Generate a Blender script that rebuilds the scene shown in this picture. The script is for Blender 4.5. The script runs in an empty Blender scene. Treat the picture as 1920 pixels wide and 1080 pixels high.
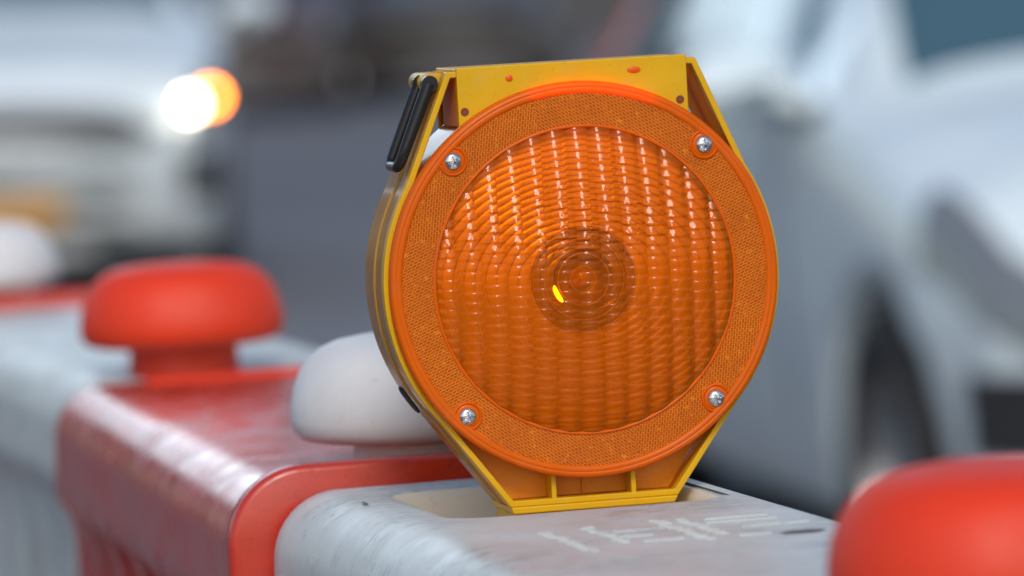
import bpy, math, random
from math import sin, cos, pi, radians, sqrt, atan2, exp
from mathutils import Vector, Matrix, noise

random.seed(4)
SC = bpy.context.scene
COL = SC.collection

# ------------------------------------------------------------------ camera
CAM_H = 1.40
cd = bpy.data.cameras.new("camera")
cam = bpy.data.objects.new("camera", cd)
COL.objects.link(cam)
cd.sensor_width = 36.0
cd.lens = 200.0
cd.clip_start = 0.05
cd.clip_end = 4000.0
cam.matrix_world = (Matrix.Translation((0, 0, CAM_H))
                    @ Matrix.Rotation(radians(90 - 3.755), 4, 'X')
                    @ Matrix.Rotation(radians(-3.2), 4, 'Z'))
cd.dof.use_dof = True
cd.dof.focus_distance = 2.86
cd.dof.aperture_fstop = 6.6
SC.camera = cam

# ------------------------------------------------------------------ sky, sun, exposure
SUN_EL, SUN_AZ = radians(40), radians(177)      # azimuth clockwise from +Y
w = bpy.data.worlds.new("World")
SC.world = w
w.use_nodes = True
nt = w.node_tree
bg = nt.nodes['Background']
sky = nt.nodes.new('ShaderNodeTexSky')
sky.sky_type = 'NISHITA'
sky.sun_disc = False
sky.sun_elevation = SUN_EL
sky.sun_rotation = SUN_AZ
sky.air_density = 1.0
sky.dust_density = 2.0
sky.ozone_density = 0.4
# added bright sky patch, out of view, for barrier edge highlights; broken up by noise
PATCH_AZ, PATCH_EL = radians(-13), radians(13)
wtc = nt.nodes.new('ShaderNodeTexCoord')
wdot = nt.nodes.new('ShaderNodeVectorMath')
wdot.operation = 'DOT_PRODUCT'
wdot.inputs[1].default_value = (sin(PATCH_AZ) * cos(PATCH_EL), cos(PATCH_AZ) * cos(PATCH_EL), sin(PATCH_EL))
nt.links.new(wtc.outputs['Generated'], wdot.inputs[0])
wr = nt.nodes.new('ShaderNodeMapRange')
wr.interpolation_type = 'SMOOTHERSTEP'
wr.inputs[1].default_value = cos(radians(12.5))
wr.inputs[2].default_value = cos(radians(3))
nt.links.new(wdot.outputs['Value'], wr.inputs[0])
wn = nt.nodes.new('ShaderNodeTexNoise')
wn.inputs['Scale'].default_value = 9.0
wn.inputs['Detail'].default_value = 3.0
nt.links.new(wtc.outputs['Generated'], wn.inputs['Vector'])
wmul = nt.nodes.new('ShaderNodeMath')
wmul.operation = 'MULTIPLY'
nt.links.new(wr.outputs[0], wmul.inputs[0])
nt.links.new(wn.outputs['Fac'], wmul.inputs[1])
wcol = nt.nodes.new('ShaderNodeMix')
wcol.data_type = 'RGBA'
wcol.blend_type = 'ADD'
wcol.inputs[7].default_value = (23, 27, 29, 1)
wcol.clamp_factor = False
nt.links.new(wmul.outputs[0], wcol.inputs[0])
nt.links.new(sky.outputs[0], wcol.inputs[6])
nt.links.new(wcol.outputs[2], bg.inputs[0])
bg.inputs[1].default_value = 0.13
sl = bpy.data.lights.new("sun", 'SUN')
sl.energy = 1.25
sl.angle = radians(15)
sl.color = (1.0, 0.95, 0.88)
so = bpy.data.objects.new("sun", sl)
COL.objects.link(so)
sdir = Vector((cos(SUN_EL) * sin(SUN_AZ), cos(SUN_EL) * cos(SUN_AZ), sin(SUN_EL)))
so.rotation_euler = sdir.to_track_quat('Z', 'Y').to_euler()
so.location = sdir * 30
SC.view_settings.view_transform = 'Standard'
SC.view_settings.look = 'None'
SC.view_settings.exposure = 0.2
SC.view_settings.gamma = 1.0
SC.render.engine = 'CYCLES'
SC.cycles.use_denoising = True
SC.cycles.max_bounces = 8
SC.cycles.transparent_max_bounces = 12
SC.cycles.caustics_reflective = False
SC.cycles.caustics_refractive = False
SC.cycles.sample_clamp_indirect = 6.0


# ------------------------------------------------------------------ mesh helpers
class MB:
    def __init__(self):
        self.v, self.f, self.uv = [], [], {}

    def add(self, vs, fs):
        o = len(self.v)
        self.v += [tuple(p) for p in vs]
        self.f += [tuple(i + o for i in f) for f in fs]

    def box(self, x0, x1, y0, y1, z0, z1):
        vs = [(x, y, z) for z in (z0, z1) for y in (y0, y1) for x in (x0, x1)]
        self.add(vs, [(0, 2, 3, 1), (4, 5, 7, 6), (0, 1, 5, 4), (2, 6, 7, 3), (0, 4, 6, 2), (1, 3, 7, 5)])

    def grid(self, rows, close_u=False, close_v=False, flip=False):
        """rows: list of equal-length lists of points"""
        n, m = len(rows), len(rows[0])
        vs = [p for r in rows for p in r]
        fs = []
        for i in range(n if close_v else n - 1):
            for j in range(m if close_u else m - 1):
                a, b = i * m + j, i * m + (j + 1) % m
                c, d = ((i + 1) % n) * m + (j + 1) % m, ((i + 1) % n) * m + j
                fs.append((a, d, c, b) if flip else (a, b, c, d))
        self.add(vs, fs)

    def tube(self, pts, r, n=12, caps=True):
        pts = [Vector(p) for p in pts]
        rs = r if isinstance(r, (list, tuple)) else [r] * len(pts)
        rows, up = [], None
        for i, p in enumerate(pts):
            t = (pts[min(i + 1, len(pts) - 1)] - pts[max(i - 1, 0)]).normalized()
            if up is None:
                up = Vector((0, 0, 1)) if abs(t.z) < .9 else Vector((1, 0, 0))
            s = t.cross(up).normalized()
            up = s.cross(t).normalized()
            rows.append([p + (s * cos(2 * pi * k / n) + up * sin(2 * pi * k / n)) * rs[i] for k in range(n)])
        o = len(self.v)
        self.grid(rows, close_u=True)
        if caps:
            self.f.append(tuple(o + k for k in range(n))[::-1])
            e = o + (len(pts) - 1) * n
            self.f.append(tuple(e + k for k in range(n)))

    def lathe(self, prof, n=64, axis='Z', org=(0, 0, 0)):
        """prof: (r, h) pairs, h along the axis"""
        rows = []
        for r, h in prof:
            row = []
            for k in range(n):
                a = 2 * pi * k / n
                c, s = r * cos(a), r * sin(a)
                if axis == 'Z':
                    p = (c, s, h)
                elif axis == 'Y':
                    p = (c, h, s)
                else:
                    p = (h, c, s)
                row.append((p[0] + org[0], p[1] + org[1], p[2] + org[2]))
            rows.append(row)
        self.grid(rows, close_u=True)

    def prism(self, poly, y0, y1):
        """closed polygon in x,z pushed from y0 to y1"""
        n = len(poly)
        o = len(self.v)
        self.v += [(x, y0, z) for x, z in poly] + [(x, y1, z) for x, z in poly]
        self.f.append(tuple(o + k for k in range(n)))
        self.f.append(tuple(o + n + k for k in reversed(range(n))))
        for k in range(n):
            a, b = o + k, o + (k + 1) % n
            self.f.append((a, a + n, b + n, b))

    def build(self, name, mat, parent=None, smooth=40, bevel=0, seg=2, loc=None):
        me = bpy.data.meshes.new(name)
        me.from_pydata(self.v, [], self.f)
        me.validate()
        import bmesh
        bm = bmesh.new()
        bm.from_mesh(me)
        bmesh.ops.recalc_face_normals(bm, faces=bm.faces)
        bm.to_mesh(me)
        bm.free()
        me.materials.append(mat)
        if smooth:
            me.polygons.foreach_set('use_smooth', [True] * len(me.polygons))
            if smooth < 180:
                me.set_sharp_from_angle(angle=radians(smooth))
        o = bpy.data.objects.new(name, me)
        COL.objects.link(o)
        if parent is not None:
            o.parent = parent
        if loc is not None:
            o.location = loc
        if bevel:
            b = o.modifiers.new('bevel', 'BEVEL')
            b.width = bevel
            b.segments = seg
            b.limit_method = 'ANGLE'
            b.angle_limit = radians(35)
            b.harden_normals = True
        return o


def thing(name, label, cat, loc=(0, 0, 0), rz=0.0, group=None):
    o = bpy.data.objects.new(name, None)
    o.empty_display_size = .05
    COL.objects.link(o)
    o.location = loc
    o.rotation_euler = (0, 0, rz)
    o['label'] = label
    o['category'] = cat
    if group:
        o['group'] = group
    return o


def tag(o, label, cat, group=None):
    o['label'] = label
    o['category'] = cat
    if group:
        o['group'] = group
    return o


# ------------------------------------------------------------------ material helpers
def mat(name, col, rough=.5, metal=0., coat=0., spec=.5, emit=None, es=0., sss=0.):
    m = bpy.data.materials.new(name)
    m.use_nodes = True
    b = m.node_tree.nodes['Principled BSDF']
    b.inputs['Base Color'].default_value = (*col, 1)
    b.inputs['Roughness'].default_value = rough
    b.inputs['Metallic'].default_value = metal
    b.inputs['Coat Weight'].default_value = coat
    b.inputs['Coat Roughness'].default_value = .06
    b.inputs['Specular IOR Level'].default_value = spec
    if emit:
        b.inputs['Emission Color'].default_value = (*emit, 1)
        b.inputs['Emission Strength'].default_value = es
    return m


def N(m, t, **k):
    n = m.node_tree.nodes.new(t)
    for a, v in k.items():
        setattr(n, a, v)
    return n


def LK(m, a, b):
    m.node_tree.links.new(a, b)


def B(m):
    return m.node_tree.nodes['Principled BSDF']


def coords(m, scale=(1, 1, 1), rot=(0, 0, 0), src='Object'):
    tc = N(m, 'ShaderNodeTexCoord')
    mp = N(m, 'ShaderNodeMapping')
    mp.inputs['Scale'].default_value = scale
    mp.inputs['Rotation'].default_value = rot
    LK(m, tc.outputs[src], mp.inputs[0])
    return mp.outputs[0]


def noise_tex(m, vec, scale, detail=4, rough=.55, dist=0.):
    n = N(m, 'ShaderNodeTexNoise')
    n.inputs['Scale'].default_value = scale
    n.inputs['Detail'].default_value = detail
    n.inputs['Roughness'].default_value = rough
    n.inputs['Distortion'].default_value = dist
    LK(m, vec, n.inputs['Vector'])
    return n.outputs['Fac']


def ramp(m, fac, stops):
    r = N(m, 'ShaderNodeValToRGB')
    e = r.color_ramp.elements
    while len(e) < len(stops):
        e.new(.5)
    for i, (p, c) in enumerate(stops):
        e[i].position = p
        e[i].color = (*c, 1) if len(c) == 3 else c
    LK(m, fac, r.inputs[0])
    return r.outputs['Color']


def mix(m, fac, a, b, mode='MIX'):
    n = N(m, 'ShaderNodeMix', data_type='RGBA', blend_type=mode)
    if isinstance(fac, float):
        n.inputs[0].default_value = fac
    else:
        LK(m, fac, n.inputs[0])
    for s, i in ((a, 6), (b, 7)):
        if isinstance(s, tuple):
            n.inputs[i].default_value = (*s, 1)
        else:
            LK(m, s, n.inputs[i])
    return n.outputs[2]


def bump(m, h, strength, dist=.001, prev=None):
    n = N(m, 'ShaderNodeBump')
    n.inputs['Strength'].default_value = strength
    n.inputs['Distance'].default_value = dist
    LK(m, h, n.inputs['Height'])
    if prev is not None:
        LK(m, prev, n.inputs['Normal'])
    return n.outputs[0]


def g3(v):
    return (v, v, v)


def worn_plastic(name, clean, dusty, dark, rough=.38, dirt=.5, scratch=.5, spec=.5):
    """moulded polyethylene, dusty, with hair scratches and grime specks"""
    m = mat(name, clean, rough, spec=spec)
    b = B(m)
    v = coords(m)
    big = noise_tex(m, v, 9, 5, .6)
    f1 = ramp(m, big, [(.5 - dirt * .3, g3(0)), (.5 + .22, g3(1))])
    c = mix(m, f1, clean, dusty)
    speck = noise_tex(m, v, 130, 3, .6)
    f2 = ramp(m, speck, [(.64, g3(0)), (.78, g3(.6))])
    c = mix(m, f2, c, dark)
    # hair scratches: three stretched noises at different angles
    h = None
    for k, (ang, sc) in enumerate(((.55, 1.), (-.7, 1.3), (1.25, .8))):
        vv = coords(m, (45 * sc, 900 * sc, 120), (0, .2, ang))
        n = noise_tex(m, vv, 1.0, 2, .5, .3)
        s = ramp(m, n, [(.60, g3(0)), (.65, g3(1)), (.70, g3(0))])
        h = s if h is None else mix(m, 1.0, h, s, 'ADD')
    patch = ramp(m, noise_tex(m, v, 14, 3), [(.40, g3(0)), (.62, g3(scratch))])
    sc = mix(m, 1.0, h, patch, 'MULTIPLY')
    c = mix(m, sc, c, dark)
    LK(m, c, b.inputs['Base Color'])
    rr = ramp(m, noise_tex(m, v, 30, 4), [(.3, g3(rough - .08)), (.75, g3(rough + .16))])
    LK(m, rr, b.inputs['Roughness'])
    bp = bump(m, sc, -.15, .0003)
    bp = bump(m, noise_tex(m, v, 260, 3), .12, .0006, bp)
    bp = bump(m, noise_tex(m, v, 11, 2), .05, .002, bp)
    LK(m, bp, b.inputs['Normal'])
    return m


# ------------------------------------------------------------------ materials
M = {}
M['white_pe'] = worn_plastic('white_polyethylene', (.58, .645, .645), (.50, .54, .53), (.08, .08, .08), .38, .55, 1.0, .5)
M['red_pe'] = worn_plastic('red_polyethylene', (.50, .020, .005), (.40, .062, .040), (.10, .03, .025), .18, .6, .4, .95)
M['red_cap'] = worn_plastic('red_cap_plastic', (.70, .034, .003), (.62, .04, .006), (.2, .02, .01), .5, .2, .05)
M['white_cap'] = worn_plastic('white_cap_plastic', (.66, .67, .69), (.57, .57, .58), (.16, .13, .12), .5, .3, .10)
M['emboss'] = worn_plastic('embossed_white', (.44, .485, .485), (.38, .41, .40), (.12, .12, .12), .42, .6, .6)
M['cream'] = worn_plastic('clean_cream_recess', (.80, .74, .62), (.66, .60, .48), (.55, .5, .4), .5, .3, .0)
M['red_rim'] = worn_plastic('red_rim_plastic', (.52, .022, .005), (.42, .034, .015), (.12, .02, .015), .24, .4, .2, .7)
M['soot'] = mat('dark_scuff', (.12, .11, .11), .6)


def plastic(name, col, rough=.3, transl=.0, tcol=None, coat=.1, nb=.06, grime=.0):
    m = mat(name, col, rough, coat=coat, spec=.3)
    b = B(m)
    v = coords(m)
    c = mix(m, ramp(m, noise_tex(m, v, 40, 4), [(.3, g3(0)), (.75, g3(.55))]), col, tuple(x * .78 for x in col))
    if grime:
        sp = ramp(m, noise_tex(m, v, 420, 3, .65), [(.62, g3(0)), (.76, g3(.7 * grime))])
        c = mix(m, sp, c, (.12, .07, .02))
        du = ramp(m, noise_tex(m, v, 55, 6, .7), [(.52, g3(0)), (.8, g3(.45 * grime))])
        c = mix(m, du, c, (.45, .40, .32))
        vv = coords(m, (70, 90, 1500), (0, .7, .2))
        c = mix(m, ramp(m, noise_tex(m, vv, 1.0, 2), [(.66, g3(0)), (.72, g3(.35 * grime))]), c, (.75, .6, .25))
    LK(m, c, b.inputs['Base Color'])
    LK(m, bump(m, noise_tex(m, v, 220, 3), nb, .0006), b.inputs['Normal'])
    if transl:
        out = m.node_tree.nodes['Material Output']
        t = N(m, 'ShaderNodeBsdfTranslucent')
        t.inputs[0].default_value = (*(tcol or col), 1)
        mx = N(m, 'ShaderNodeMixShader')
        mx.inputs[0].default_value = transl
        LK(m, b.outputs[0], mx.inputs[1])
        LK(m, t.outputs[0], mx.inputs[2])
        LK(m, mx.outputs[0], out.inputs[0])
    return m


M['yellow'] = plastic('yellow_housing', (.74, .42, .005), .34, .12, (.8, .3, .01), grime=.35)
M['amber_wall'] = plastic('amber_inner_wall', (.92, .32, .003), .4, .12, (1.0, .36, .008), grime=.4)
M['amber_thin'] = plastic('thin_amber_plastic', (.92, .30, .003), .35, .7, (1.0, .46, .015))
M['brass'] = plastic('yellowed_side_band', (.54, .34, .06), .2, .4, (1.0, .62, .12), coat=.6, grime=.5)
M['rim'] = plastic('orange_lens_rim', (.86, .16, .0005), .3, .35, (1.0, .15, .0005), coat=.0, grime=.22)
M['black'] = plastic('black_handle', (.012, .012, .014), .32, nb=.1)
M['plug'] = mat('black_rubber', (.01, .009, .009), .6)
M['steel'] = mat('zinc_screw', (.62, .64, .67), .16, metal=1.)
M['steel_dark'] = mat('screw_recess', (.05, .05, .055), .4, metal=.6)
M['spot'] = plastic('orange_light_spot', (.9, .14, .004), .3, .3)  # colour of the light spots modelled on the top plate
M['hole'] = mat('red_brown_hole', (.16, .03, .004), .6)


def reflex_mat():
    m = mat('prismatic_reflex_ring', (.7, .15, .003), .3, coat=.05, spec=.3)
    b = B(m)
    uv = N(m, 'ShaderNodeTexCoord')
    br = N(m, 'ShaderNodeTexBrick')
    br.offset = .5
    br.inputs['Scale'].default_value = 1.0
    br.inputs['Color1'].default_value = (.48, .085, .001, 1)
    br.inputs['Color2'].default_value = (.38, .060, .001, 1)
    br.inputs['Mortar'].default_value = (.88, .24, .006, 1)
    br.inputs['Mortar Size'].default_value = .26
    br.inputs['Mortar Smooth'].default_value = .6
    br.inputs['Brick Width'].default_value = 2.5
    br.inputs['Row Height'].default_value = 1.35
    LK(m, uv.outputs['UV'], br.inputs['Vector'])
    nz = noise_tex(m, coords(m), 45, 3)
    c = mix(m, ramp(m, nz, [(.4, g3(0)), (.8, g3(.35))]), br.outputs['Color'], (.30, .045, .001))
    c = mix(m, ramp(m, noise_tex(m, coords(m), 300, 2), [(.60, g3(0)), (.75, g3(.5))]), c, (1.0, .36, .02))  # golden glints of the prisms painted in as lighter specks
    LK(m, c, b.inputs['Base Color'])
    LK(m, bump(m, br.outputs['Fac'], .9, .0006), b.inputs['Normal'])
    return m


M['reflex'] = reflex_mat()


def shell_mat():
    """clear orange pillow lens: tinted see-through layer under a glossy skin"""
    m = bpy.data.materials.new('clear_orange_lens')
    m.use_nodes = True
    n = m.node_tree.nodes
    n.remove(n['Principled BSDF'])
    out = n['Material Output']
    tr = N(m, 'ShaderNodeBsdfTransparent')
    tr.inputs[0].default_value = (1.0, .70, .08, 1)
    gl = N(m, 'ShaderNodeBsdfGlossy')
    gl.inputs['Color'].default_value = (.56, .44, .42, 1)
    gl.inputs['Roughness'].default_value = .085
    fr = N(m, 'ShaderNodeFresnel')
    fr.inputs['IOR'].default_value = 1.42
    df = N(m, 'ShaderNodeBsdfDiffuse')
    df.inputs[0].default_value = (.88, .21, .003, 1)
    m0 = N(m, 'ShaderNodeMixShader')
    m0.inputs[0].default_value = .22
    LK(m, tr.outputs[0], m0.inputs[1])
    LK(m, df.outputs[0], m0.inputs[2])
    mx = N(m, 'ShaderNodeMixShader')
    LK(m, fr.outputs[0], mx.inputs[0])
    LK(m, m0.outputs[0], mx.inputs[1])
    LK(m, gl.outputs[0], mx.inputs[2])
    LK(m, mx.outputs[0], out.inputs[0])
    return m


M['shell'] = shell_mat()
M['fresnel'] = mat('amber_ring_reflector', (.90, .31, .007), .26, metal=.14, spec=.2)
M['hub'] = mat('brown_orange_hub', (.42, .11, .006), .25, metal=.2)
M['socket'] = mat('brown_lamp_socket', (.42, .12, .015), .3, metal=.3)
M['ringline'] = mat('amber_ring_edge', (.7, .20, .01), .3, metal=.3)
M['glow'] = mat('amber_glint', (1., .5, .02), .3, emit=(1., .42, .02), es=5.0)  # emissive colour for the glint in the lens
M['glow_red'] = mat('added_red_glow', (1., .2, .02), .3, emit=(1., .12, .005), es=9.0)  # emitter for the red glow added behind the rim
M['dome'] = plastic('bulb_dome', (.6, .13, .01), .2)

# ------------------------------------------------------------------ setting: ground
def asphalt():
    m = mat('asphalt', (.085, .088, .098), .75)
    b = B(m)
    v = coords(m)
    c = mix(m, ramp(m, noise_tex(m, v, .35, 5), [(.3, g3(0)), (.7, g3(1))]), (.125, .135, .155), (.165, .176, .20))
    wide = coords(m, (.035, .22, 1))
    c = mix(m, ramp(m, noise_tex(m, wide, 1.0, 3), [(.42, g3(0)), (.60, g3(.55))]), c, (.075, .080, .090))
    c = mix(m, ramp(m, noise_tex(m, v, 90, 2), [(.5, g3(0)), (.75, g3(.5))]), c, (.045, .045, .05))
    LK(m, c, b.inputs['Base Color'])
    LK(m, bump(m, noise_tex(m, v, 120, 3), .5, .004), b.inputs['Normal'])
    return m


M['asphalt'] = asphalt()
mb = MB()
S = 1500
rows = [[(-S + 2 * S * i / 12, -S + 2 * S * j / 12, 0) for i in range(13)] for j in range(13)]
mb.grid(rows)
road = mb.build('road', M['asphalt'], smooth=0)
road['kind'] = 'structure'

# ------------------------------------------------------------------ barrier row
ROW = Vector((-.247, .969, 0)).normalized()
ROW_RZ = atan2(-ROW.x, ROW.y)
JOINT = Vector((-.0245, 3.01, 0))          # front unit meets the red one
UNIT = .887


def barrier_body(wd, top, L, recess=None, flute=.011):
    """water-filled barrier: rounded top, shoulder, fluted recessed sides, flared foot. y runs along the row."""
    hw = wd / 2
    R = .036
    n_arc = 10
    # half profile from the top centre down the side (x, z, flute weight)
    prof = []
    pocket = MB()
    for k in range(n_arc + 1):
        a = (pi / 2) * k / n_arc
        prof.append((hw - R + R * sin(a), top - R + R * cos(a), 0))
    prof += [(hw + .001, top - .060, 0), (hw + .002, top - .070, 0), (hw - .001, top - .078, .2), (hw - .006, top - .086, .6), (hw - .010, top - .10, 1)]
    for z in (.9, .75, .6, .45, .36):
        prof.append((hw - .010, z * top / 1.1, 1))
    prof += [(hw - .004, .30, .4), (hw + .004, .27, 0), (hw + .07, .14, 0), (hw + .085, .10, 0), (hw + .085, .0, 0)]
    ys = []
    er = .010
    ends = [(0, er), (er * .3, er * .3), (er, 0)]
    for y, ins in ends:
        ys.append((y, ins))
    n = 64
    for k in range(1, n):
        ys.append((er + (L - 2 * er) * k / n, 0))
    for y, ins in reversed(ends):
        ys.append((L - y, ins))
    rows = []
    mbx = MB()
    for y, ins in ys:
        f = .5 + .5 * cos(2 * pi * y / .118)
        fl = flute * max(0, min(1, (f - .35) / .3))
        edge = min(1, max(0, (min(y, L - y) - .06) / .02))
        pts = []
        for x, z, wgt in prof:
            xx = x - ins * .8 - fl * wgt * edge
            pts.append((xx, y, z - (ins if z > .2 else 0)))
        full = [(-p[0], p[1], p[2]) for p in pts[::-1]] + pts
        rows.append(full)
    m = len(rows[0])
    if recess is None:
        mbx.grid(rows)
        o_top = None
    else:
        # leave out the strip of top quads between the two arcs and rebuild it round the recess
        i0, i1 = len(prof) - 1, len(prof)
        left = [r[:i0 + 1] for r in rows]
        right = [r[i1:] for r in rows]
        mbx.grid(left)
        mbx.grid(right)
        x0, x1, y0, y1, dep = recess
        xa, xb = rows[10][i0][0], rows[10][i1][0]
        rr = .018
        loop = []
        for cx, cy, a0 in ((x1 - rr, y1 - rr, 0), (x0 + rr, y1 - rr, 90), (x0 + rr, y0 + rr, 180), (x1 - rr, y0 + rr, 270)):
            for k in range(9):
                a = radians(a0 + 90 * k / 8)
                loop.append((cx + rr * cos(a), cy + rr * sin(a), cos(a), sin(a)))
        outer = []
        for px, py, ca, sa in loop:
            dx, dy = px - (x0 + x1) / 2, py - (y0 + y1) / 2
            t = 1e9
            if abs(dx) > 1e-6:
                t = min(t, ((xb if dx > 0 else xa) - (x0 + x1) / 2) / dx)
            if abs(dy) > 1e-6:
                t = min(t, ((L - .012 if dy > 0 else y0 - .06) - (y0 + y1) / 2) / dy)
            outer.append(((x0 + x1) / 2 + dx * t, (y0 + y1) / 2 + dy * t, top))
        # snap the four corners
        for tx in (xa, xb):
            for ty in (L - .012, y0 - .06):
                j = min(range(len(outer)), key=lambda q: (outer[q][0] - tx) ** 2 + (outer[q][1] - ty) ** 2)
                outer[j] = (tx, ty, top)
        rings = [outer]
        e = .008
        for off, dz in ((e * 1.6, -.0002), (e, -.0008), (e * .5, -.002), (e * .12, -.005), (0, -.010), (-.001, -dep + .006), (-.003, -dep + .002), (-.008, -dep)):
            rings.append([(px + ca * off, py + sa * off, top + dz) for px, py, ca, sa in loop])
        mbx.grid(rings[:4], close_u=True)
        pocket.grid(rings[3:], close_u=True)
        o = len(pocket.v) - len(loop)
        pocket.f.append(tuple(range(o, o + len(loop))))
        yc = y0 - .06
        ylist = [r[i0][1] for r in rows]
        mbx.add([(xa, ylist[2], top), (xb, ylist[2], top), (xb, yc, top), (xa, yc, top)], [(0, 1, 2, 3)])
        mbx.add([(xa, 0, top - er), (xb, 0, top - er), (xb, ylist[2], top), (xa, ylist[2], top)], [(0, 1, 2, 3)])
        mbx.add([(xa, L - .012, top), (xb, L - .012, top), (xb, L - er * .3, top - er * .3), (xa, L - er * .3, top - er * .3),
                 (xb, L, top - er), (xa, L, top - er)], [(0, 1, 2, 3), (3, 2, 4, 5)])
    mbx.f.append(tuple(len(mbx.v) + k for k in range(m)))
    mbx.v += [tuple(p) for p in rows[0]]
    mbx.f.append(tuple(len(mbx.v) + k for k in reversed(range(m))))
    mbx.v += [tuple(p) for p in rows[-1]]
    return mbx, pocket


UNITS = [((.1945, 2.155), 14.3), ((-.0285, 3.014), 11.4), ((-.180, 3.90), 14.3), ((-.43, 4.765), 14.3)]   # near end, heading left of straight ahead


TOPS = (1.104, 1.0975, 1.093, 1.0865)        # the row sinks a little towards the far end
TOPW = TOPS[0]
G = 'barrier units in the row along the road'
specs = [
    (0, 'white', 'scratched white plastic barrier in front, carrying the orange warning lamp'),
    (1, 'red', 'dusty red plastic barrier directly behind the warning lamp, with the white peg'),
    (2, 'white', 'blurred white plastic barrier under the whole red mushroom peg'),
    (3, 'red', 'red plastic barrier far back at the left picture edge, mostly hidden'),
]
for k, colour, lab in specs:
    (px_, py_), yaw = UNITS[k]
    top = TOPS[k]
    t = thing('plastic_barrier', lab, 'barrier', (px_, py_, 0), radians(yaw), G)
    if k == 0:
        bmx, pocket = barrier_body(.232, top, UNIT - .008, flute=.003, recess=(-.058, .074, UNIT - .202, UNIT - .050, .026))
    elif colour == 'white':
        bmx, _ = barrier_body(.236, top, UNIT - .008, flute=.003)
    else:
        bmx, _ = barrier_body(.234, top, UNIT - .008)
    bmx.build('barrier_body', M[colour + '_pe'], t, smooth=50)
    if k:
        # raised rim round the near end
        rw, rt, rr_ = .262 if colour == 'red' else .242, top + (.0185 if colour == 'red' else .003), .042
        cm = MB()
        rws = []
        for y, ins in ((-.0045, .030), (-.0045, .0035), (-.0035, .001), (-.001, 0), (.010, 0), (.0125, .001), (.014, .0035), (.014, .030)):
            half = [(rw / 2 - rr_ + (rr_ - ins) * sin(pi / 2 * q / 12), rt - rr_ + (rr_ - ins) * cos(pi / 2 * q / 12)) for q in range(13)]
            half.append((rw / 2 - ins, .31))
            rws.append([(-x, y, z) for x, z in half[::-1]] + [(x - (.020 if k == 1 else 0), y, z) for x, z in half])
        cm.grid(rws)
        cm.build('end_rim', M['red_rim' if colour == 'red' else 'white_pe'], t, smooth=60)
    if colour == 'red':
        tg = MB()
        y1 = UNIT - .012
        tg.box(-.055, .105, y1 - .03, y1, top - .004, top + .0025)
        tg.build('end_ridge', M['red_cap'], t, bevel=.004)
    if k == 0:
        pocket.build('lamp_recess', M['cream'], t, smooth=60)
        em = MB()
        rnd = random.Random(8)

        def bar(x0, y0, x1, y1, wd=.0022, h=.00045):
            x0, x1, y0, y1 = x0 - .036, x1 - .036, y0 - .075, y1 - .075
            a, b_ = Vector((x0, y0, 0)), Vector((x1, y1, 0))
            d = (b_ - a).normalized()
            s = Vector((-d.y, d.x, 0)) * wd
            o = len(em.v)
            lo = [a - s, b_ - s, b_ + s, a + s]
            hi = [a - s * .5 + d * .0006, b_ - s * .5 - d * .0006, b_ + s * .5 - d * .0006, a + s * .5 + d * .0006]
            em.add([(q.x, q.y, TOPW - .0004) for q in lo] + [(q.x, q.y, TOPW + h) for q in hi],
                   [(4, 5, 6, 7), (0, 1, 5, 4), (1, 2, 6, 5), (2, 3, 7, 6), (3, 0, 4, 7)])
        YR = UNIT - .200                    # near edge of the recess
        for row_x, n0, y_start, y_end in ((-.010, 16, -.030, -.125), (.012, 14, -.022, -.10), (.048, 22, -.016, -.115), (.060, 16, -.02, -.10)):
            n0 = int(n0 * 1.8)
            for q in range(n0):
                yy = YR + y_start + (y_end - y_start) * q / n0
                xx = row_x + rnd.uniform(-.002, .002)
                bar(xx, yy, xx + rnd.uniform(.003, .007), yy - rnd.uniform(0, .0008), rnd.uniform(.0004, .0008))
        for x0, x1, yy in ((.020, .046, -.052), (.022, .042, -.100), (.072, .104, -.030), (.068, .104, -.046), (.078, .112, -.072), (.066, .082, -.108), (.018, .034, -.075)):
            bar(x0, YR + yy, x1, YR + yy - .001, .0019, .0009)
        em.build('embossed_marking', M['emboss'], t, smooth=0)
        for cx, cy, rx, ry in ((.060, YR - .19, .011, .006), (-.085, YR + .095, .0012, .006)):
            sm = MB()
            sm.v += [(cx + rx * cos(2 * pi * q / 20) * (1 + .25 * sin(q * 2.3)), cy + ry * sin(2 * pi * q / 20) * (1 + .2 * cos(q * 3.1)), TOPW + .0006) for q in range(20)]
            sm.f.append(tuple(range(20)))
            sm.build('scuff_mark', M['soot'], t, smooth=0)


def peg(lab, material, pos, z, h=1.0):
    R = .0715
    prof = [(.0385, -.004), (.0385, .0), (.038, .012), (.0378, .020), (.0385, .0215), (.060, .0208), (.066, .0222), (.0700, .0265), (.0715, .033),
            (.0710, .041), (.0690, .050), (.0655, .0585), (.0605, .0655), (.054, .0710), (.045, .0747), (.034, .0766), (.02, .0776), (.008, .0779), (.0004, .078)]
    m = MB()
    m.lathe([(r, zz) for r, zz in prof], 72)
    o = m.build('locking_peg', material, smooth=60)
    o.location = (pos[0], pos[1], z)
    tag(o, lab, 'peg', 'mushroom pegs on the barrier row')
    return o


pegs = [
    (.19, 2.25, 'red_cap', TOPS[0] - .009, 'red mushroom peg cut by the right picture edge'),
    (-.054, 3.112, 'white_cap', TOPS[1], 'white mushroom peg half hidden behind the orange warning lamp'),
    (-.232, 3.97, 'red_cap', TOPS[2], 'whole red mushroom peg, blurred, left of the lamp'),
    (-.455, 4.83, 'white_cap', TOPS[3], 'white mushroom peg cut by the left picture edge'),
]
for x, y, mm, z, lab in pegs:
    peg(lab, M[mm], (x, y), z)

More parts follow.
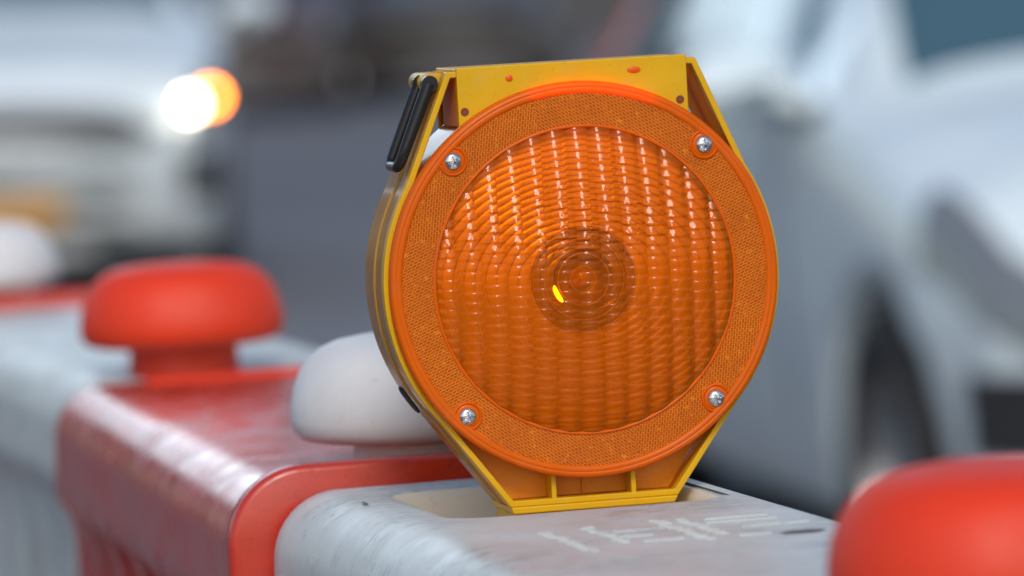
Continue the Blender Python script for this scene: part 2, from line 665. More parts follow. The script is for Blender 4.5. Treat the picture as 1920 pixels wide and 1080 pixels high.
# ------------------------------------------------------------------ warning lamp (1 unit of the lists below = 1 mm)
LAMP_RZ = radians(12.0)
mm = .001
lamp = thing('warning_lamp', 'round orange warning lamp in a yellow housing standing on the white barrier', 'warning lamp',
             (.0360, 2.868, TOPW - .026), LAMP_RZ)
BASE_UP = 122.3                         # height of the lens centre over the lamp's foot


def P(u, v):
    return (u * mm, (v + BASE_UP + 14) * mm)


def ring_arc(r, a0, a1, n):
    return [(r * cos(radians(a0 + (a1 - a0) * k / n)), r * sin(radians(a0 + (a1 - a0) * k / n))) for k in range(n + 1)]


RO = 102.5
# outline: tangent struts from the top corners to the drum circle and on to the foot
hull = [(-43.5, -113), (43.5, -113)] + ring_arc(RO, -41, 31, 30) + [(64.5, 108.5), (-64.5, 108.5)] + ring_arc(RO, 149, 221, 30)


def inset(poly, d):
    n = len(poly)
    out = []
    for i in range(n):
        p0, p1, p2 = Vector(poly[i - 1]), Vector(poly[i]), Vector(poly[(i + 1) % n])
        e1, e2 = (p1 - p0).normalized(), (p2 - p1).normalized()
        n1, n2 = Vector((-e1.y, e1.x)), Vector((-e2.y, e2.x))
        b_ = (n1 + n2).normalized()
        out.append(tuple(p1 + b_ * (d / max(.3, b_.dot(n1)))))
    return out


hin = inset(hull, 3.2)
DEP = 52


def band(a, b, y0, y1):
    m = MB()
    r0 = [(*P(*p),) for p in a]
    r1 = [(*P(*p),) for p in b]
    rows = [[(x, y0 * mm, z) for x, z in r0], [(x, y1 * mm, z) for x, z in r0], [(x, y1 * mm, z) for x, z in r1], [(x, y0 * mm, z) for x, z in r1]]
    m.grid(rows, close_u=True, close_v=True)
    return m


def strip(a, y0, y1, lip=0):
    m = MB()
    ps = [P(*p) for p in a]
    rows = [[(x, y0 * mm, z) for x, z in ps], [(x, y1 * mm, z) for x, z in ps]]
    if lip:
        rows.append([(x, y1 * mm, z) for x, z in [P(*p) for p in inset(a, lip)]])
    m.grid(rows, close_u=True)
    return m


# front flange of the housing and the side band behind it
band(hull, hin, 0, 7).build('frame', M['yellow'], lamp, smooth=35, bevel=.0007)
hb = inset(hull, .5)
strip(inset(hull, 3.0), 6.9, DEP).build('inner_liner', M['amber_thin'], lamp, smooth=35)
strip(hb, 6.9, DEP, 2.5).build('side_band', M['brass'], lamp, smooth=35)
# raised bead along the side band
be = MB()
rows = []
for off, y in ((.4, 24), (-.9, 25), (-.9, 31), (.4, 32)):
    rows.append([(P(*p)[0], y * mm, P(*p)[1]) for p in inset(hull, .5 + off)])
be.grid(rows, close_u=True)
be.build('side_bead', M['brass'], lamp, smooth=35)

# drum
dr = MB()
prof = [(94, 6), (98.4, 4), (98.4, -1), (98.6, 20), (98.6, 30), (98.4, DEP), (90, DEP + 2), (.5, DEP + 2)]
dr.lathe([(r * mm, y * mm) for r, y in prof[1:]], 128, 'Y', (0, 0, P(0, 0)[1]))
dr.build('drum', M['brass'], lamp, smooth=40)

# top plate with the two hanging tabs
tp = MB()
arc = ring_arc(98.6, 52.7, 127.3, 36)
poly = [P(u, v) for u, v in ([(59.5, 110.3), (-59.5, 110.3)] + [(-59.5, 78.5)] + arc[::-1][1:-1] + [(59.5, 78.5)])]
tp.prism(poly, -1.2 * mm, 2.2 * mm)
tp.build('top_plate', M['yellow'], lamp, smooth=0, bevel=.0007)
tb = MB()
bx = lambda m_, u0, u1, y0, y1, v0, v1: m_.box(u0 * mm, u1 * mm, y0 * mm, y1 * mm, P(0, v0)[1], P(0, v1)[1])
bx(tb, -59.3, 59.3, 2.25, DEP, 106.2, 109.6)
tb.build('top_cover', M['yellow'], lamp, smooth=0, bevel=.0008)
for s in (-1, 1):
    q = MB()
    u0, u1 = sorted((s * 56.6, s * 59.4))
    bx(q, u0, u1, 2.3, DEP - 14, 80.5, 106.1)
    q.build('tab_wall', M['amber_wall'], lamp, smooth=0, bevel=.0005)
bp_ = MB()
bp_.prism([(x, min(z, P(0, 107)[1])) for x, z in poly], (DEP - 2) * mm, (DEP + 1.4) * mm)
bp_.build('rear_plate', M['yellow'], lamp, smooth=0, bevel=.0007)
for u, v in ((-56.2, 88), (55.2, 87.5)):
    h = MB()
    h.lathe([(.0002, -1.45 * mm), (2.1 * mm, -1.45 * mm), (2.15 * mm, -1.1 * mm)], 24, 'Y', (P(u, v)[0], 0, P(u, v)[1]))
    h.build('pin_hole', M['hole'], lamp)
for u, v, rx in ((-32.5, 103.6, 1.9), (32, 104, 3.6)):  # orange light spots thrown by the lens, built as shallow studs
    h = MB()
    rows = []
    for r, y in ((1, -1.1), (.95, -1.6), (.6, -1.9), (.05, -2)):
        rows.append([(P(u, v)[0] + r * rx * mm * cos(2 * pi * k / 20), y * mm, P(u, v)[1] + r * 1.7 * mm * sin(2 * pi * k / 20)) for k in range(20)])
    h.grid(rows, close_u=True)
    h.build('light_spot', M['spot'], lamp)

# foot: pocketed wall between the lower struts, ribs and base bars
ft = MB()
wall = ring_arc(96, -139, -41, 30)
pl = [P(u, v) for u, v in ([(-41, -112), (41, -112)] + wall[::-1])]
ft.prism(pl, 15 * mm, 18 * mm)
ft.build('pocket_wall', M['amber_wall'], lamp, smooth=0)
for u in (-20.7, 20.7):
    q = MB()
    q.box((u - 1.3) * mm, (u + 1.3) * mm, .6 * mm, 15.1 * mm, P(0, -112)[1], P(0, -94)[1])
    q.build('pocket_rib', M['yellow'], lamp, smooth=0, bevel=.0005)
q = MB()
q.box(-3.3 * mm, -2.7 * mm, 13.6 * mm, 15.2 * mm, P(0, -112)[1], P(0, -97)[1])
q.build('mould_seam', M['amber_wall'], lamp, smooth=0)
q = MB()
q.prism([P(-42.5, -116.5), P(41.5, -116.5), P(43.6, -112.9), P(-43.6, -112.9)], -.8 * mm, 51 * mm)
q.build('base_bar', M['yellow'], lamp, smooth=0, bevel=.0009)
q = MB()
q.box(-41 * mm, 37 * mm, 1.5 * mm, 50 * mm, P(0, -136.3)[1], P(0, -116.6)[1])
q.build('foot', M['yellow'], lamp, smooth=0, bevel=.0012)

# handle: bail hanging on the left of the frame
kn = MB()
kc = P(-69.5, 103.2)
kn.tube([(kc[0], 11 * mm, kc[1]), (kc[0], 13 * mm, kc[1]), (kc[0], 49 * mm, kc[1]), (kc[0], 51 * mm, kc[1])], [.0040, .0048, .0048, .0040], 20)
kn.box(kc[0], -62.0 * mm, 12 * mm, 50 * mm, kc[1] - .0005, kc[1] + .0046)
kn.build('handle_hinge', M['yellow'], lamp, smooth=40)
hd = MB()
a = Vector((P(-72.2, 103)[0], 6 * mm, P(0, 103)[1]))
b0 = Vector((P(-90.2, 62)[0], 6 * mm, P(0, 62)[1]))
path = [a + (b0 - a) * t for t in (0, .25, .5, .75, .93)]
for k in range(1, 7):
    t = pi / 2 * k / 6
    path.append(b0 + (a - b0).normalized() * (.005 * (1 - sin(t))) + Vector((0, .005 * (1 - cos(t)), 0)))
path2 = [Vector((p.x, 30 * mm - (p.y - 6 * mm), p.z)) for p in path[::-1]]
rads = [.0035, .0034, .0032, .0030, .0028] + [.0028] * 6
hd.tube(path + path2, rads + rads[::-1], 14)
hd.tube([(a.x, 3.5 * mm, a.z), (a.x, 9 * mm, a.z)], .0042, 16)
hd.tube([(a.x, 27 * mm, a.z), (a.x, 31 * mm, a.z)], .0042, 16)
hd.build('handle', M['black'], lamp, smooth=60)
pg = MB()
rows = []
ang = radians(214.5)
cu, cv = (RO + .3) * cos(ang), (RO + .3) * sin(ang)
tx, tz = -sin(ang), cos(ang)
for r, hgt in ((1, -.6), (1, .5), (.8, 1.0), (.05, 1.1)):
    row = []
    for k in range(24):
        t = 2 * pi * k / 24
        s_, d_ = r * 8.5 * cos(t), r * 5.5 * sin(t)
        x, z = P(cu + tx * s_ + cos(ang) * hgt, cv + tz * s_ + sin(ang) * hgt)
        row.append((x, (42 + d_) * mm, z))
    rows.append(row)
pg.grid(rows, close_u=True)
pg.build('side_plug', M['plug'], lamp, smooth=50)

# lens: rim, reflex ring, pillow shell, ring reflector, socket
CZ = P(0, 0)[1]
rim = MB()
prof = [(96, 2), (100.0, 1.2), (100.3, -1), (100.2, -5.2), (99.7, -6.6), (98.8, -7.3), (97.6, -7.4), (97.2, -7.15), (96.8, -7.4),
        (95.2, -7.3), (94.6, -6.9), (94.1, -6.2), (93.6, -5)]
rim.lathe([(r * mm, y * mm) for r, y in prof], 160, 'Y', (0, 0, CZ))
lens = rim.build('lens', M['rim'], lamp, smooth=50)
# reflex ring in six sectors, each with its own prism direction
me = bpy.data.meshes.new('reflex_ring')
vs, fs, uvs = [], [], []
n_a, n_r = 180, 5
for k in range(n_a):
    a0, a1 = 360 * k / n_a, 360 * (k + 1) / n_a
    am = (a0 + a1) / 2
    sec = int(((am + 15) % 360) // 60)
    rot = radians(sec * 60 - 22)
    for j in range(n_r):
        quad = []
        for (r, aa) in ((77.5 + 16.8 * j / n_r, a0), (77.5 + 16.8 * (j + 1) / n_r, a0), (77.5 + 16.8 * (j + 1) / n_r, a1), (77.5 + 16.8 * j / n_r, a1)):
            u, v = r * cos(radians(aa)), r * sin(radians(aa))
            quad.append(len(vs))
            vs.append((u * mm, -6.3 * mm, CZ + v * mm))
            uvs.append((u * cos(rot) - v * sin(rot) + 500, u * sin(rot) + v * cos(rot) + 500))
        fs.append(tuple(quad))
me.from_pydata(vs, [], fs)
ul = me.uv_layers.new(name='prisms')
for lp in me.loops:
    ul.data[lp.index].uv = uvs[lp.vertex_index]
me.materials.append(M['reflex'])
rx = bpy.data.objects.new('reflex_ring', me)
COL.objects.link(rx)
rx.parent = lens
# raised lip between the reflex ring and the pillow lens
lp_ = MB()
prof = [(78.6, -6.0), (78.3, -6.8), (77.9, -7.0), (77.3, -7.0), (76.9, -6.6), (76.6, -5.2)]
lp_.lathe([(r * mm, y * mm) for r, y in prof], 160, 'Y', (0, 0, CZ))
lp_.build('lens_lip', M['rim'], lens, smooth=60)

COLW, ROWH = 12.0, 5.0
RL = 77.2


def col_of(u):
    c = math.floor(u / COLW + .5)
    return c, u - c * COLW


def shell_y(u, v):
    r = sqrt(u * u + v * v) / RL
    dome = 13.0 * (1 - r ** 2.4)
    c, du = col_of(u)
    bulge = 1.9 * (1 - (du / (COLW / 2)) ** 2)
    # each column is cut in shallow steps: a long facet and a rounded edge that faces up
    q = max(0, min(1, (v + 4) / 30))
    q = q * q * (3 - 2 * q)
    J = 1 + .12 * sin(u * 1.7 + c * 2.1) * sin(v * .9 + c)
    t = (v / ROWH + .37 * (c % 3)) % 1.0

    def step(t):
        if t < .74:
            return t / .74
        p = (t - .74) / .26
        return 1 - p * p * (3 - 2 * p)
    up = .74 * ROWH * max(.05, min(.32, .40 - .405 * r ** 1.4 * v / max(1e-3, r * RL))) * J
    st = (1 - q) * .50 * step(t) + q * up * step(1 - t)
    return -(5.0 + dome + bulge + st)


def disc_grid(step, fn, rmax, rmin=0):
    m = MB()
    n = int(rmax / step) + 1
    idx = {}
    for i in range(-n, n + 1):
        for j in range(-n, n + 1):
            u, v = i * step, j * step
            r = math.hypot(u, v)
            if r <= rmax and r >= rmin:
                idx[i, j] = len(m.v)
                m.v.append((u * mm, fn(u, v) * mm, CZ + v * mm))
    for (i, j) in list(idx):
        q = [(i, j), (i + 1, j), (i + 1, j + 1), (i, j + 1)]
        if all(t in idx for t in q):
            m.f.append(tuple(idx[t] for t in q))
    return m


shell = disc_grid(.5, shell_y, RL).build('pillow_lens', M['shell'], lens, smooth=35)

PITCH = 2.9


def ring_y(u, v):
    c, du = col_of(u)
    uu = u - du + du * .52
    r = math.hypot(uu, v * .985 + .35 * (c % 2))
    t = (r / PITCH) % 1.0
    saw = 1.3 * (1 - t ** 3)
    if t > .86:
        saw += 1.3 * ((t - .86) / .14) ** 2 * .9
    return -1.0 - saw + .02 * r


disc_grid(.5, ring_y, 77.0, 26.8).build('ring_reflector', M['fresnel'], lens, smooth=45)
disc_grid(.5, lambda u, v: ring_y(u, v) + .6, 28.0, 15.5).build('hub_reflector', M['hub'], lens, smooth=45)
sk = MB()
prof = [(17.0, -1.0), (15.8, -1.4), (15.0, 1), (13.5, 7), (11, 10), (8, 11), (.3, 11)]
sk.lathe([(r * mm, y * mm) for r, y in prof], 72, 'Y', (0, 0, CZ))
sk.build('lamp_socket', M['socket'], lens, smooth=60)
for r, y, th in ((20.6, -2.8, .34), (13.2, -1.5, .32), (6.6, -1.4, .28), (26.5, -3.2, .3)):
    q = MB()
    rows = [[((r + th * cos(t2)) * cos(t) * mm, (y + th * sin(t2)) * mm, CZ + (r + th * cos(t2)) * sin(t) * mm)
             for t in [2 * pi * k / 96 for k in range(96)]] for t2 in [2 * pi * k / 8 for k in range(8)]]
    q.grid(rows, close_u=True, close_v=True)
    q.build('lens_ring', M['ringline'], lens, smooth=80)
q = MB()
q.lathe([(5.8 * mm, 13 * mm), (5.9 * mm, 6 * mm), (5 * mm, 2.5 * mm), (3 * mm, .6 * mm), (.2 * mm, 0)], 40, 'Y', (0, 0, CZ))
q.build('bulb', M['dome'], lens, smooth=60)
q = MB()  # yellow glint low left of the lens centre, made as a glowing arc
pts = [(15.5 * cos(radians(a_)) * mm, -1.2 * mm, CZ + 15.5 * sin(radians(a_)) * mm) for a_ in range(188, 226, 4)]
q.tube(pts, [.0004, .0009, .0012, .0013, .0013, .0013, .0013, .0012, .0009, .0004], 10)
q.build('glint_arc', M['glow'], lens, smooth=60)
q = MB()  # added glowing tube hidden behind the rim, reddens its top edge
pts = [(97.2 * cos(radians(a_)) * mm, -3.0 * mm, CZ + 97.2 * sin(radians(a_)) * mm) for a_ in range(66, 106, 2)]
q.tube(pts, [.0003 + .0007 * sin(pi * k / 19) for k in range(20)], 10)
q.build('rim_glow_tube', M['glow_red'], lens, smooth=60)

# screws in bosses
for u, v in ((-64.8, 63.9), (65, 64.3), (64.2, -64.6), (-64.6, -64.6)):
    x, z = P(u, v)
    q = MB()
    prof = [(7.6, -6.2), (7.3, -7.1), (6.8, -7.3), (6.3, -6.9), (6.0, -6.5), (5.6, -6.9), (4.6, -7.0), (.3, -7.0)]
    q.lathe([(r * mm, y * mm) for r, y in prof], 48, 'Y', (x, 0, z))
    boss = q.build('screw_boss', M['rim'], lens, smooth=50)
    q = MB()
    rr = random.uniform(0, 1.5)
    rows = []
    for i in range(1, 25):
        r = 4.1 * i / 24
        row = []
        for k in range(64):
            t = 2 * pi * k / 64
            h_ = 2.2 * sqrt(max(0, 1 - (r / 4.35) ** 2))
            cu_, cv_ = r * cos(t), r * sin(t)
            d1 = max(abs(cu_) - 2.5, abs(cv_) - .55)
            d2 = max(abs(cv_) - 2.5, abs(cu_) - .55)
            d = min(d1, d2)
            h_ -= 1.7 * max(0, min(1, -d / .35 + .2))
            row.append((x + (cu_ * cos(rr) - cv_ * sin(rr)) * mm, (-7.0 - h_) * mm, z + (cu_ * sin(rr) + cv_ * cos(rr)) * mm))
        rows.append(row)
    q.grid(rows, close_u=True)
    o_ = len(q.v)
    q.f.append(tuple(range(64)))
    q.build('screw', M['steel'], lamp, smooth=40)


# ------------------------------------------------------------------ cars
def paint(name, col, metal=0., rough=.35):
    m = mat(name, col, rough, metal=metal, coat=1.0)
    b = B(m)
    v = coords(m)
    c = mix(m, ramp(m, noise_tex(m, v, 3, 5), [(.35, g3(0)), (.8, g3(.5))]), col, tuple(x * .8 for x in col))
    # road dirt thrown up over the lower body
    sp = N(m, 'ShaderNodeSeparateXYZ')
    LK(m, v, sp.inputs[0])
    ad = N(m, 'ShaderNodeMath', operation='ADD')
    LK(m, sp.outputs[2], ad.inputs[0])
    ns = N(m, 'ShaderNodeMath', operation='MULTIPLY')
    LK(m, noise_tex(m, v, 5, 4), ns.inputs[0])
    ns.inputs[1].default_value = .5
    LK(m, ns.outputs[0], ad.inputs[1])
    c = mix(m, ramp(m, ad.outputs[0], [(.42, g3(.5)), (.9, g3(0))]), c, (.27, .23, .20))
    LK(m, c, b.inputs['Base Color'])
    return m


M['glass'] = mat('car_glass', (.05, .11, .15), .1, spec=.5)
M['tyre'] = mat('tyre_rubber', (.016, .016, .017), .8)
M['alloy'] = mat('wheel_alloy', (.42, .43, .45), .35, metal=.9)
M['trim'] = mat('black_trim', (.02, .02, .022), .5)
M['headlamp'] = mat('headlamp_glass', (.16, .18, .2), .08, coat=1.)
M['tail'] = mat('tail_lamp_red', (.45, .02, .015), .15, coat=1.)
M['plate_y'] = mat('yellow_number_plate', (.55, .27, .03), .5)
M['plate_w'] = mat('white_number_plate', (.10, .10, .10), .5)
M['chrome'] = mat('chrome_trim', (.75, .74, .70), .15, metal=1.)
M['bulb_white'] = mat('lit_headlamp', (1, 1, 1), .3, emit=(1.0, .86, .62), es=30.)
M['bulb_amber'] = mat('lit_indicator', (1, .4, .05), .3, emit=(1.0, .22, .008), es=40.)


def interp(x, pts):
    if x <= pts[0][0]:
        return pts[0][1]
    for (a, va), (b_, vb) in zip(pts, pts[1:]):
        if x <= b_:
            t = (x - a) / (b_ - a)
            t = t * t * (3 - 2 * t) * .5 + t * .5
            return va + (vb - va) * t
    return pts[-1][1]


def build_car(label, group, loc, rz, body_mat, plate='plate_w', lit=False, sc=1.0, tail_high=False):
    root = thing('car', label, 'car', loc, rz, group)
    root.scale = (sc, sc, sc)
    ZT = [(-2.05, .62), (-2.02, .86), (-1.93, .98), (-1.62, 1.30), (-1.35, 1.46), (-.7, 1.50), (.0, 1.49), (.30, 1.43), (.65, 1.24), (1.02, 1.03), (1.1, 1.0),
          (1.5, .93), (1.8, .84), (1.95, .74), (2.03, .62), (2.08, .5)]
    HW = [(-2.05, .66), (-1.95, .78), (-1.6, .85), (-.8, .87), (.8, .87), (1.5, .85), (1.8, .79), (1.95, .70), (2.03, .6), (2.08, .52)]
    BELT = [(-2.05, .6), (-1.95, .93), (-.8, .98), (.9, .94), (1.1, .90), (1.6, .80), (1.9, .66), (2.03, .52), (2.08, .44)]
    WT = [(-2.05, .52), (-1.95, .64), (-1.4, .60), (0, .61), (.35, .63), (1.0, .72), (1.3, .70), (1.7, .64), (1.95, .56), (2.08, .45)]
    WX, RA = (1.27, -1.28), .355

    def zsill(x):
        z = .20 + (.06 if abs(x) > 1.9 else 0)
        for wx in WX:
            d = abs(x - wx)
            if d < RA:
                z = max(z, .305 + sqrt(RA ** 2 - d ** 2))
        return z

    def section(x):
        zt, hw, wt = interp(x, ZT), interp(x, HW), interp(x, WT)
        zb = min(interp(x, BELT), zt - .05)
        zs = zsill(x)
        wt = min(wt, hw - .06)
        dz = zt - zb
        lo = lambda z, k: max(z, zs + .012 * k)
        return [(0, zt), (wt * .5, zt - .012), (wt * .84, zt - .035), (wt, zt - min(.075, dz * .55)),
                (wt + (hw - .03 - wt) * .5, zb + (zt - min(.075, dz * .55) - zb) * .5), (hw - .025, zb),
                (hw, lo(zb - .10, 4)), (hw + .004, lo(.58, 3)), (hw - .004, lo(.44, 2)), (hw - .012, lo(.30, 1)), (hw - .03, zs)]

    def smooth_sec(x, m=3):
        p = section(x)
        out = []
        for i in range(len(p) - 1):
            p0, p1, p2, p3 = p[max(i - 1, 0)], p[i], p[i + 1], p[min(i + 2, len(p) - 1)]
            for k in range(m):
                t = k / m
                q = []
                for c in (0, 1):
                    q.append(.5 * (2 * p1[c] + (p2[c] - p0[c]) * t + (2 * p0[c] - 5 * p1[c] + 4 * p2[c] - p3[c]) * t * t + (3 * p1[c] - p0[c] - 3 * p2[c] + p3[c]) * t ** 3))
                out.append((max(0, q[0]), q[1]))
        out.append(p[-1])
        return out

    xs = [-2.05 + 4.13 * k / 150 for k in range(151)]
    rows = []
    for x in xs:
        s = smooth_sec(x)
        zs = zsill(x)
        tail = [(s[-1][0] - .21, s[-1][1]), (s[-1][0] - .21, .19), (0, .19)]
        half = s + tail
        rows.append([(x, -y, z) for y, z in half[::-1]] + [(x, y, z) for y, z in half[1:]])
    m = MB()
    m.grid(rows)
    k = len(rows[0])
    m.f.append(tuple(range(k)))
    m.f.append(tuple(range(len(m.v) - k, len(m.v))))
    body = m.build('body', body_mat, root, smooth=48)

    def surf(x, t, side):
        """t: index along the half section, 0 = centre top, 10 = sill"""
        s = smooth_sec(x)
        f = min(t * 3, len(s) - 1.001)
        i = int(f)
        a_, b_ = s[i], s[i + 1]
        y, z = a_[0] + (b_[0] - a_[0]) * (f - i), a_[1] + (b_[1] - a_[1]) * (f - i)
        return Vector((x, y * side, z))

    def patch(name, material, x0, x1, t0, t1, side, off=.006, nx=10, nt=6, both=False, parent=root, shear=0, taper=0):
        pm = MB()
        top, bot = [], []
        for i in range(nx + 1):
            ra, rb = [], []
            for j in range(nt + 1):
                ft = j / nt
                x = x0 + (x1 - x0) * i / nx + shear * (ft - .5) + taper * (ft - .5) * (i / nx - .5)
                if both:
                    q = t0 + (t1 - t0) * ft
                    sd = 1 if q >= 0 else -1
                    q = abs(q)
                else:
                    q, sd = t0 + (t1 - t0) * ft, side
                p = surf(x, q, sd)
                px = surf(x + .01, q, sd) - surf(x - .01, q, sd)
                pt = surf(x, q + .05, sd) - surf(x, max(0, q - .05), sd)
                nn = px.cross(pt)
                if nn.length < 1e-9:
                    nn = Vector((0, 0, 1))
                nn.normalize()
                c = p - Vector((0, 0, .6))
                if nn.dot(Vector((p.x * .3, p.y, p.z - .6))) < 0:
                    nn = -nn
                ra.append(p + nn * off)
                rb.append(p - nn * .004)
            top.append(ra)
            bot.append(rb)
        pm.grid(top)
        edge = top[0] + [r[-1] for r in top[1:]] + top[-1][::-1][1:] + [r[0] for r in top[::-1][1:-1]]
        edge2 = bot[0] + [r[-1] for r in bot[1:]] + bot[-1][::-1][1:] + [r[0] for r in bot[::-1][1:-1]]
        pm.grid([edge, edge2], close_u=True)
        return pm.build(name, material, parent, smooth=50)

    patch('windscreen', M['glass'], .36, .96, -2.75, 2.75, 1, both=True, nt=12)
    patch('rear_window', M['glass'], -1.86, -1.48, -2.5, 2.5, 1, both=True, nt=12)
    for s in (-1, 1):
        patch('side_window', M['glass'], -.22, .48, 3.2, 4.85, s, shear=.22, taper=.35)
        patch('side_window', M['glass'], -1.22, -.30, 3.2, 4.85, s, shear=.02, taper=.25)
        patch('window_trim', M['trim'], -1.35, .85, 4.72, 5.25, s, off=.008, nt=2, nx=16)
        for xg in (.60, -.26, -1.02):
            patch('door_gap', M['trim'], xg - .006, xg + .006, 5.15, 8.6, s, off=.003, nx=1, nt=10)
        hl = patch('headlight', M['headlamp'], 1.56, 1.93, 4.6, 6.1, s, off=.008, shear=.08, taper=.1)
        if lit and s == lit:
            for nm, x, t, mt, r in (('lit_bulb', 1.90, 4.9, 'bulb_white', .02), ('indicator', 1.74, 5.05, 'bulb_amber', .022)):
                p = surf(x, t, s)
                b_ = MB()
                b_.lathe([(max(.0005, r * sin(pi * q / 10)), -r * cos(pi * q / 10)) for q in range(11)], 20)
                o = b_.build(nm, M[mt], hl, smooth=180)
                o.location = p + Vector((.03, .022 * s, (.03 if nm == 'lit_bulb' else -.02)))
        patch('tail_lamp', M['tail'], -1.99, -1.45 if tail_high else -1.80, 4.0 if tail_high else 4.6, 5.9, s, off=.008)
        # door handles and mirror
        for xh in (-.12, -1.0):
            h = MB()
            p = surf(xh, 5.9, s)
            h.tube([p + Vector((-.09, .006 * s, 0)), p + Vector((-.07, .03 * s, 0)), p + Vector((.07, .03 * s, 0)), p + Vector((.09, .006 * s, 0))], .012, 8)
            h.build('door_handle', body_mat, root)
        mi = MB()
        p = surf(.74, 4.9, s)
        rws = []
        for q in range(9):
            t = pi * q / 8
            rws.append([(p.x - .06 + .07 * cos(t) * 1.0 + .03 * cos(a_ * 1), p.y + s * (.13 + .11 * sin(t) * cos(2 * pi * a_ / 14)), p.z + .05 + .075 * sin(t) * sin(2 * pi * a_ / 14)) for a_ in range(14)])
        mi.grid(rws, close_u=True)
        mi.tube([p, p + Vector((-.03, .06 * s, .03))], .022, 8)
        mi.build('mirror', body_mat, root, smooth=70)
        for wx in WX:
            wh = bpy.data.objects.new('wheel', None)
            COL.objects.link(wh)
            wh.parent = root
            wh.location = (wx, .76 * s, .305)
            ty = MB()
            ty.lathe([(.19, .08), (.22, .098), (.28, .10), (.30, .085), (.305, .05), (.305, -.05), (.30, -.085), (.28, -.1), (.22, -.098), (.19, -.08)], 40, 'Y')
            ty.build('tyre', M['tyre'], wh, smooth=50)
            rm = MB()
            sg = s
            rm.lathe([(.195, sg * .085), (.19, sg * .03), (.17, sg * .01), (.02, sg * .0), (.001, 0)], 40, 'Y')
            for q in range(5):
                aq = 2 * pi * q / 5
                c_, s_ = cos(aq), sin(aq)
                vs_ = []
                for rr_, wd_ in ((.03, .035), (.185, .022)):
                    for e_ in (-1, 1):
                        for dd in (.02, .062):
                            vs_.append((rr_ * c_ - e_ * wd_ * s_, sg * dd, rr_ * s_ + e_ * wd_ * c_))
                rm.add(vs_, [(1, 3, 7, 5), (0, 1, 5, 4), (2, 6, 7, 3), (0, 2, 3, 1), (4, 5, 7, 6)])
            rm.lathe([(.055, sg * .03), (.05, sg * .068), (.001, sg * .07)], 20, 'Y')
            rm.build('rim', M['alloy'], wh, smooth=40)
    for s in (-1, 1):
        patch('fog_lamp_recess', M['trim'], 1.72, 1.97, 7.5, 8.5, s, off=.007)
    patch('grille', M['trim'], 1.965, 2.035, -4.4, 4.4, 1, both=True, nt=16, off=.006)
    # lower intake, plate, badge in front of the nose
    lw = MB()
    rws = []
    for q in range(13):
        y = -.5 + q / 12
        x = 2.088 - .012 * (abs(y) / .5) ** 2
        rws.append([(x, y, .25), (x + .010, y, .255), (x + .010, y, .295), (x, y, .30), (x - .06, y, .30), (x - .06, y, .25)])
    lw.grid(rws, close_u=True)
    lw.f.append(tuple(range(6)))
    lw.f.append(tuple(range(len(lw.v) - 6, len(lw.v))))
    lw.build('lower_intake', M['trim'], root, smooth=40)
    pm = MB()
    pm.box(2.082, 2.104, -.26, .26, .31, .40)
    pm.build('number_plate', M[plate], root, smooth=0, bevel=.004)
    pm = MB()
    pm.box(-2.085, -2.05, -.26, .26, .68, .79)
    pm.build('number_plate', M[plate], root, smooth=0, bevel=.004)
    return root


def px_ground(X, Y):
    return (X, Y, 0)


HEAD = radians(-90)
# near silver car, nose towards the camera and to the right
build_car('silver white car on the right, wheel and nose beside the lamp', None, (1.33, 12.05, 0), radians(-90 + 9.6),
          paint('silver_paint', (.70, .82, .87), .0), sc=1.04, tail_high=True)
build_car('white car with its headlight shining, on the left', None, (-2.1, 23.6, 0), radians(-90 + 4),
          paint('white_paint', (.70, .80, .84)), plate='plate_y', lit=1, sc=1.08)
GP = 'dark cars far back across the road'
build_car('dark maroon car far back right of the lit headlight', GP, (-1.9, 44, 0), radians(-90 - 4), paint('maroon_paint', (.055, .03, .032)))
build_car('charcoal car far back behind the top of the lamp', GP, (-.45, 46, 0), radians(-90 + 3), paint('charcoal_paint', (.05, .055, .06)))

# ------------------------------------------------------------------ far building
bt = thing('building', 'dark grey building at the far end of the road', 'building', (-1, 60, 0), 0)


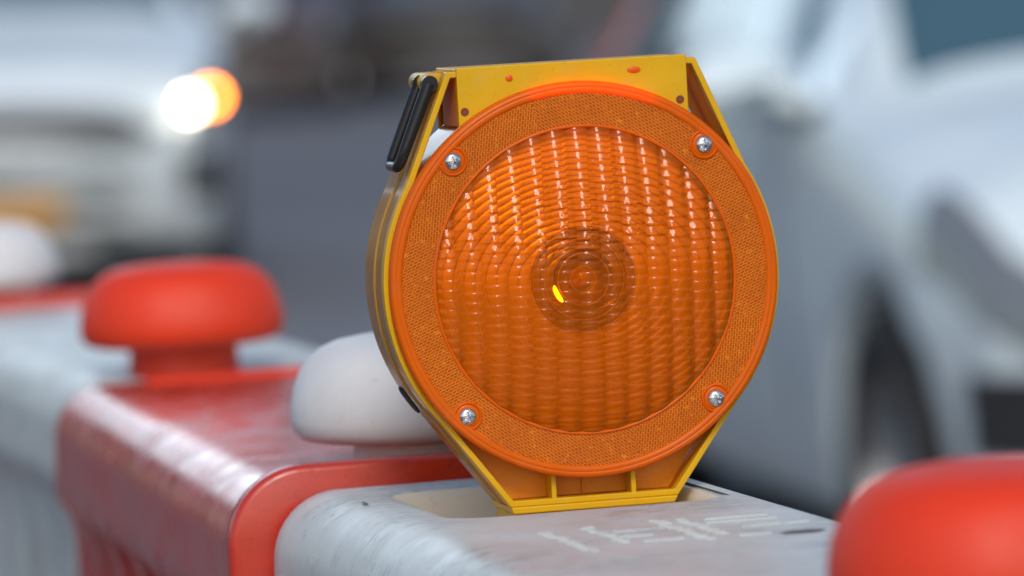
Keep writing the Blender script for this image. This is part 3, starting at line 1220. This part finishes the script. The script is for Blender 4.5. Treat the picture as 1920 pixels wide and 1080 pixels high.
def masonry(name, col):
    m = mat(name, col, .8)
    b = B(m)
    br = N(m, 'ShaderNodeTexBrick')
    br.inputs['Scale'].default_value = 1.0
    br.inputs['Brick Width'].default_value = .6
    br.inputs['Row Height'].default_value = .3
    br.inputs['Mortar Size'].default_value = .015
    br.inputs['Color1'].default_value = (*col, 1)
    br.inputs['Color2'].default_value = (*[c * .8 for c in col], 1)
    br.inputs['Mortar'].default_value = (*[c * .6 for c in col], 1)
    tc = coords(m, (1, 1, 1), (radians(90), 0, 0))
    LK(m, tc, br.inputs['Vector'])
    LK(m, br.outputs['Color'], b.inputs['Base Color'])
    return m


wl = MB()
# front wall with real window openings on two floors
xs_ = [-24 + 3.0 * k for k in range(17)]
FH = 9.0
zc = [0, .9, 2.7, 4.6, 6.4, FH]
for i in range(16):
    x0, x1 = xs_[i], xs_[i + 1]
    a_, b_ = x0 + .75, x1 - .75
    wl.box(x0, a_, 0, .4, 0, FH)
    wl.box(b_, x1, 0, .4, 0, FH)
    for z0, z1 in ((0, .9), (2.7, 4.6), (6.4, FH)):
        wl.box(a_, b_, 0, .4, z0, z1)
wl.box(-24, -23.6, .4, 10, 0, FH)
wl.box(23.6, 24, .4, 10, 0, FH)
wl.box(-24, 24, 9.6, 10, 0, FH)
wl.build('wall', masonry('dark_stone', (.075, .075, .082)), bt, smooth=0)
rf = MB()
rf.box(-24.3, 24.3, -.3, 10.3, FH + .002, FH + .3)
rf.build('roof', mat('roof_felt', (.05, .05, .052), .9), bt, smooth=0)
for i in range(16):
    for z0, z1 in ((.9, 2.7), (4.6, 6.4)):
        a_, b_ = xs_[i] + .75, xs_[i + 1] - .75
        f = MB()
        for xx0, xx1, zz0, zz1 in ((a_ + .002, a_ + .08, z0 + .002, z1 - .002), (b_ - .08, b_ - .002, z0 + .002, z1 - .002), (a_ + .081, b_ - .081, z0 + .002, z0 + .08), (a_ + .081, b_ - .081, z1 - .08, z1 - .002),
                                   ((a_ + b_) / 2 - .03, (a_ + b_) / 2 + .03, z0 + .081, z1 - .081)):
            f.box(xx0, xx1, .15, .25, zz0, zz1)
        fo = f.build('window', M['trim'], bt, smooth=0)
        g = MB()
        g.box(a_ + .03, b_ - .03, .19, .21, z0 + .03, z1 - .03)
        g.build('pane', M['glass'], fo, smooth=0)
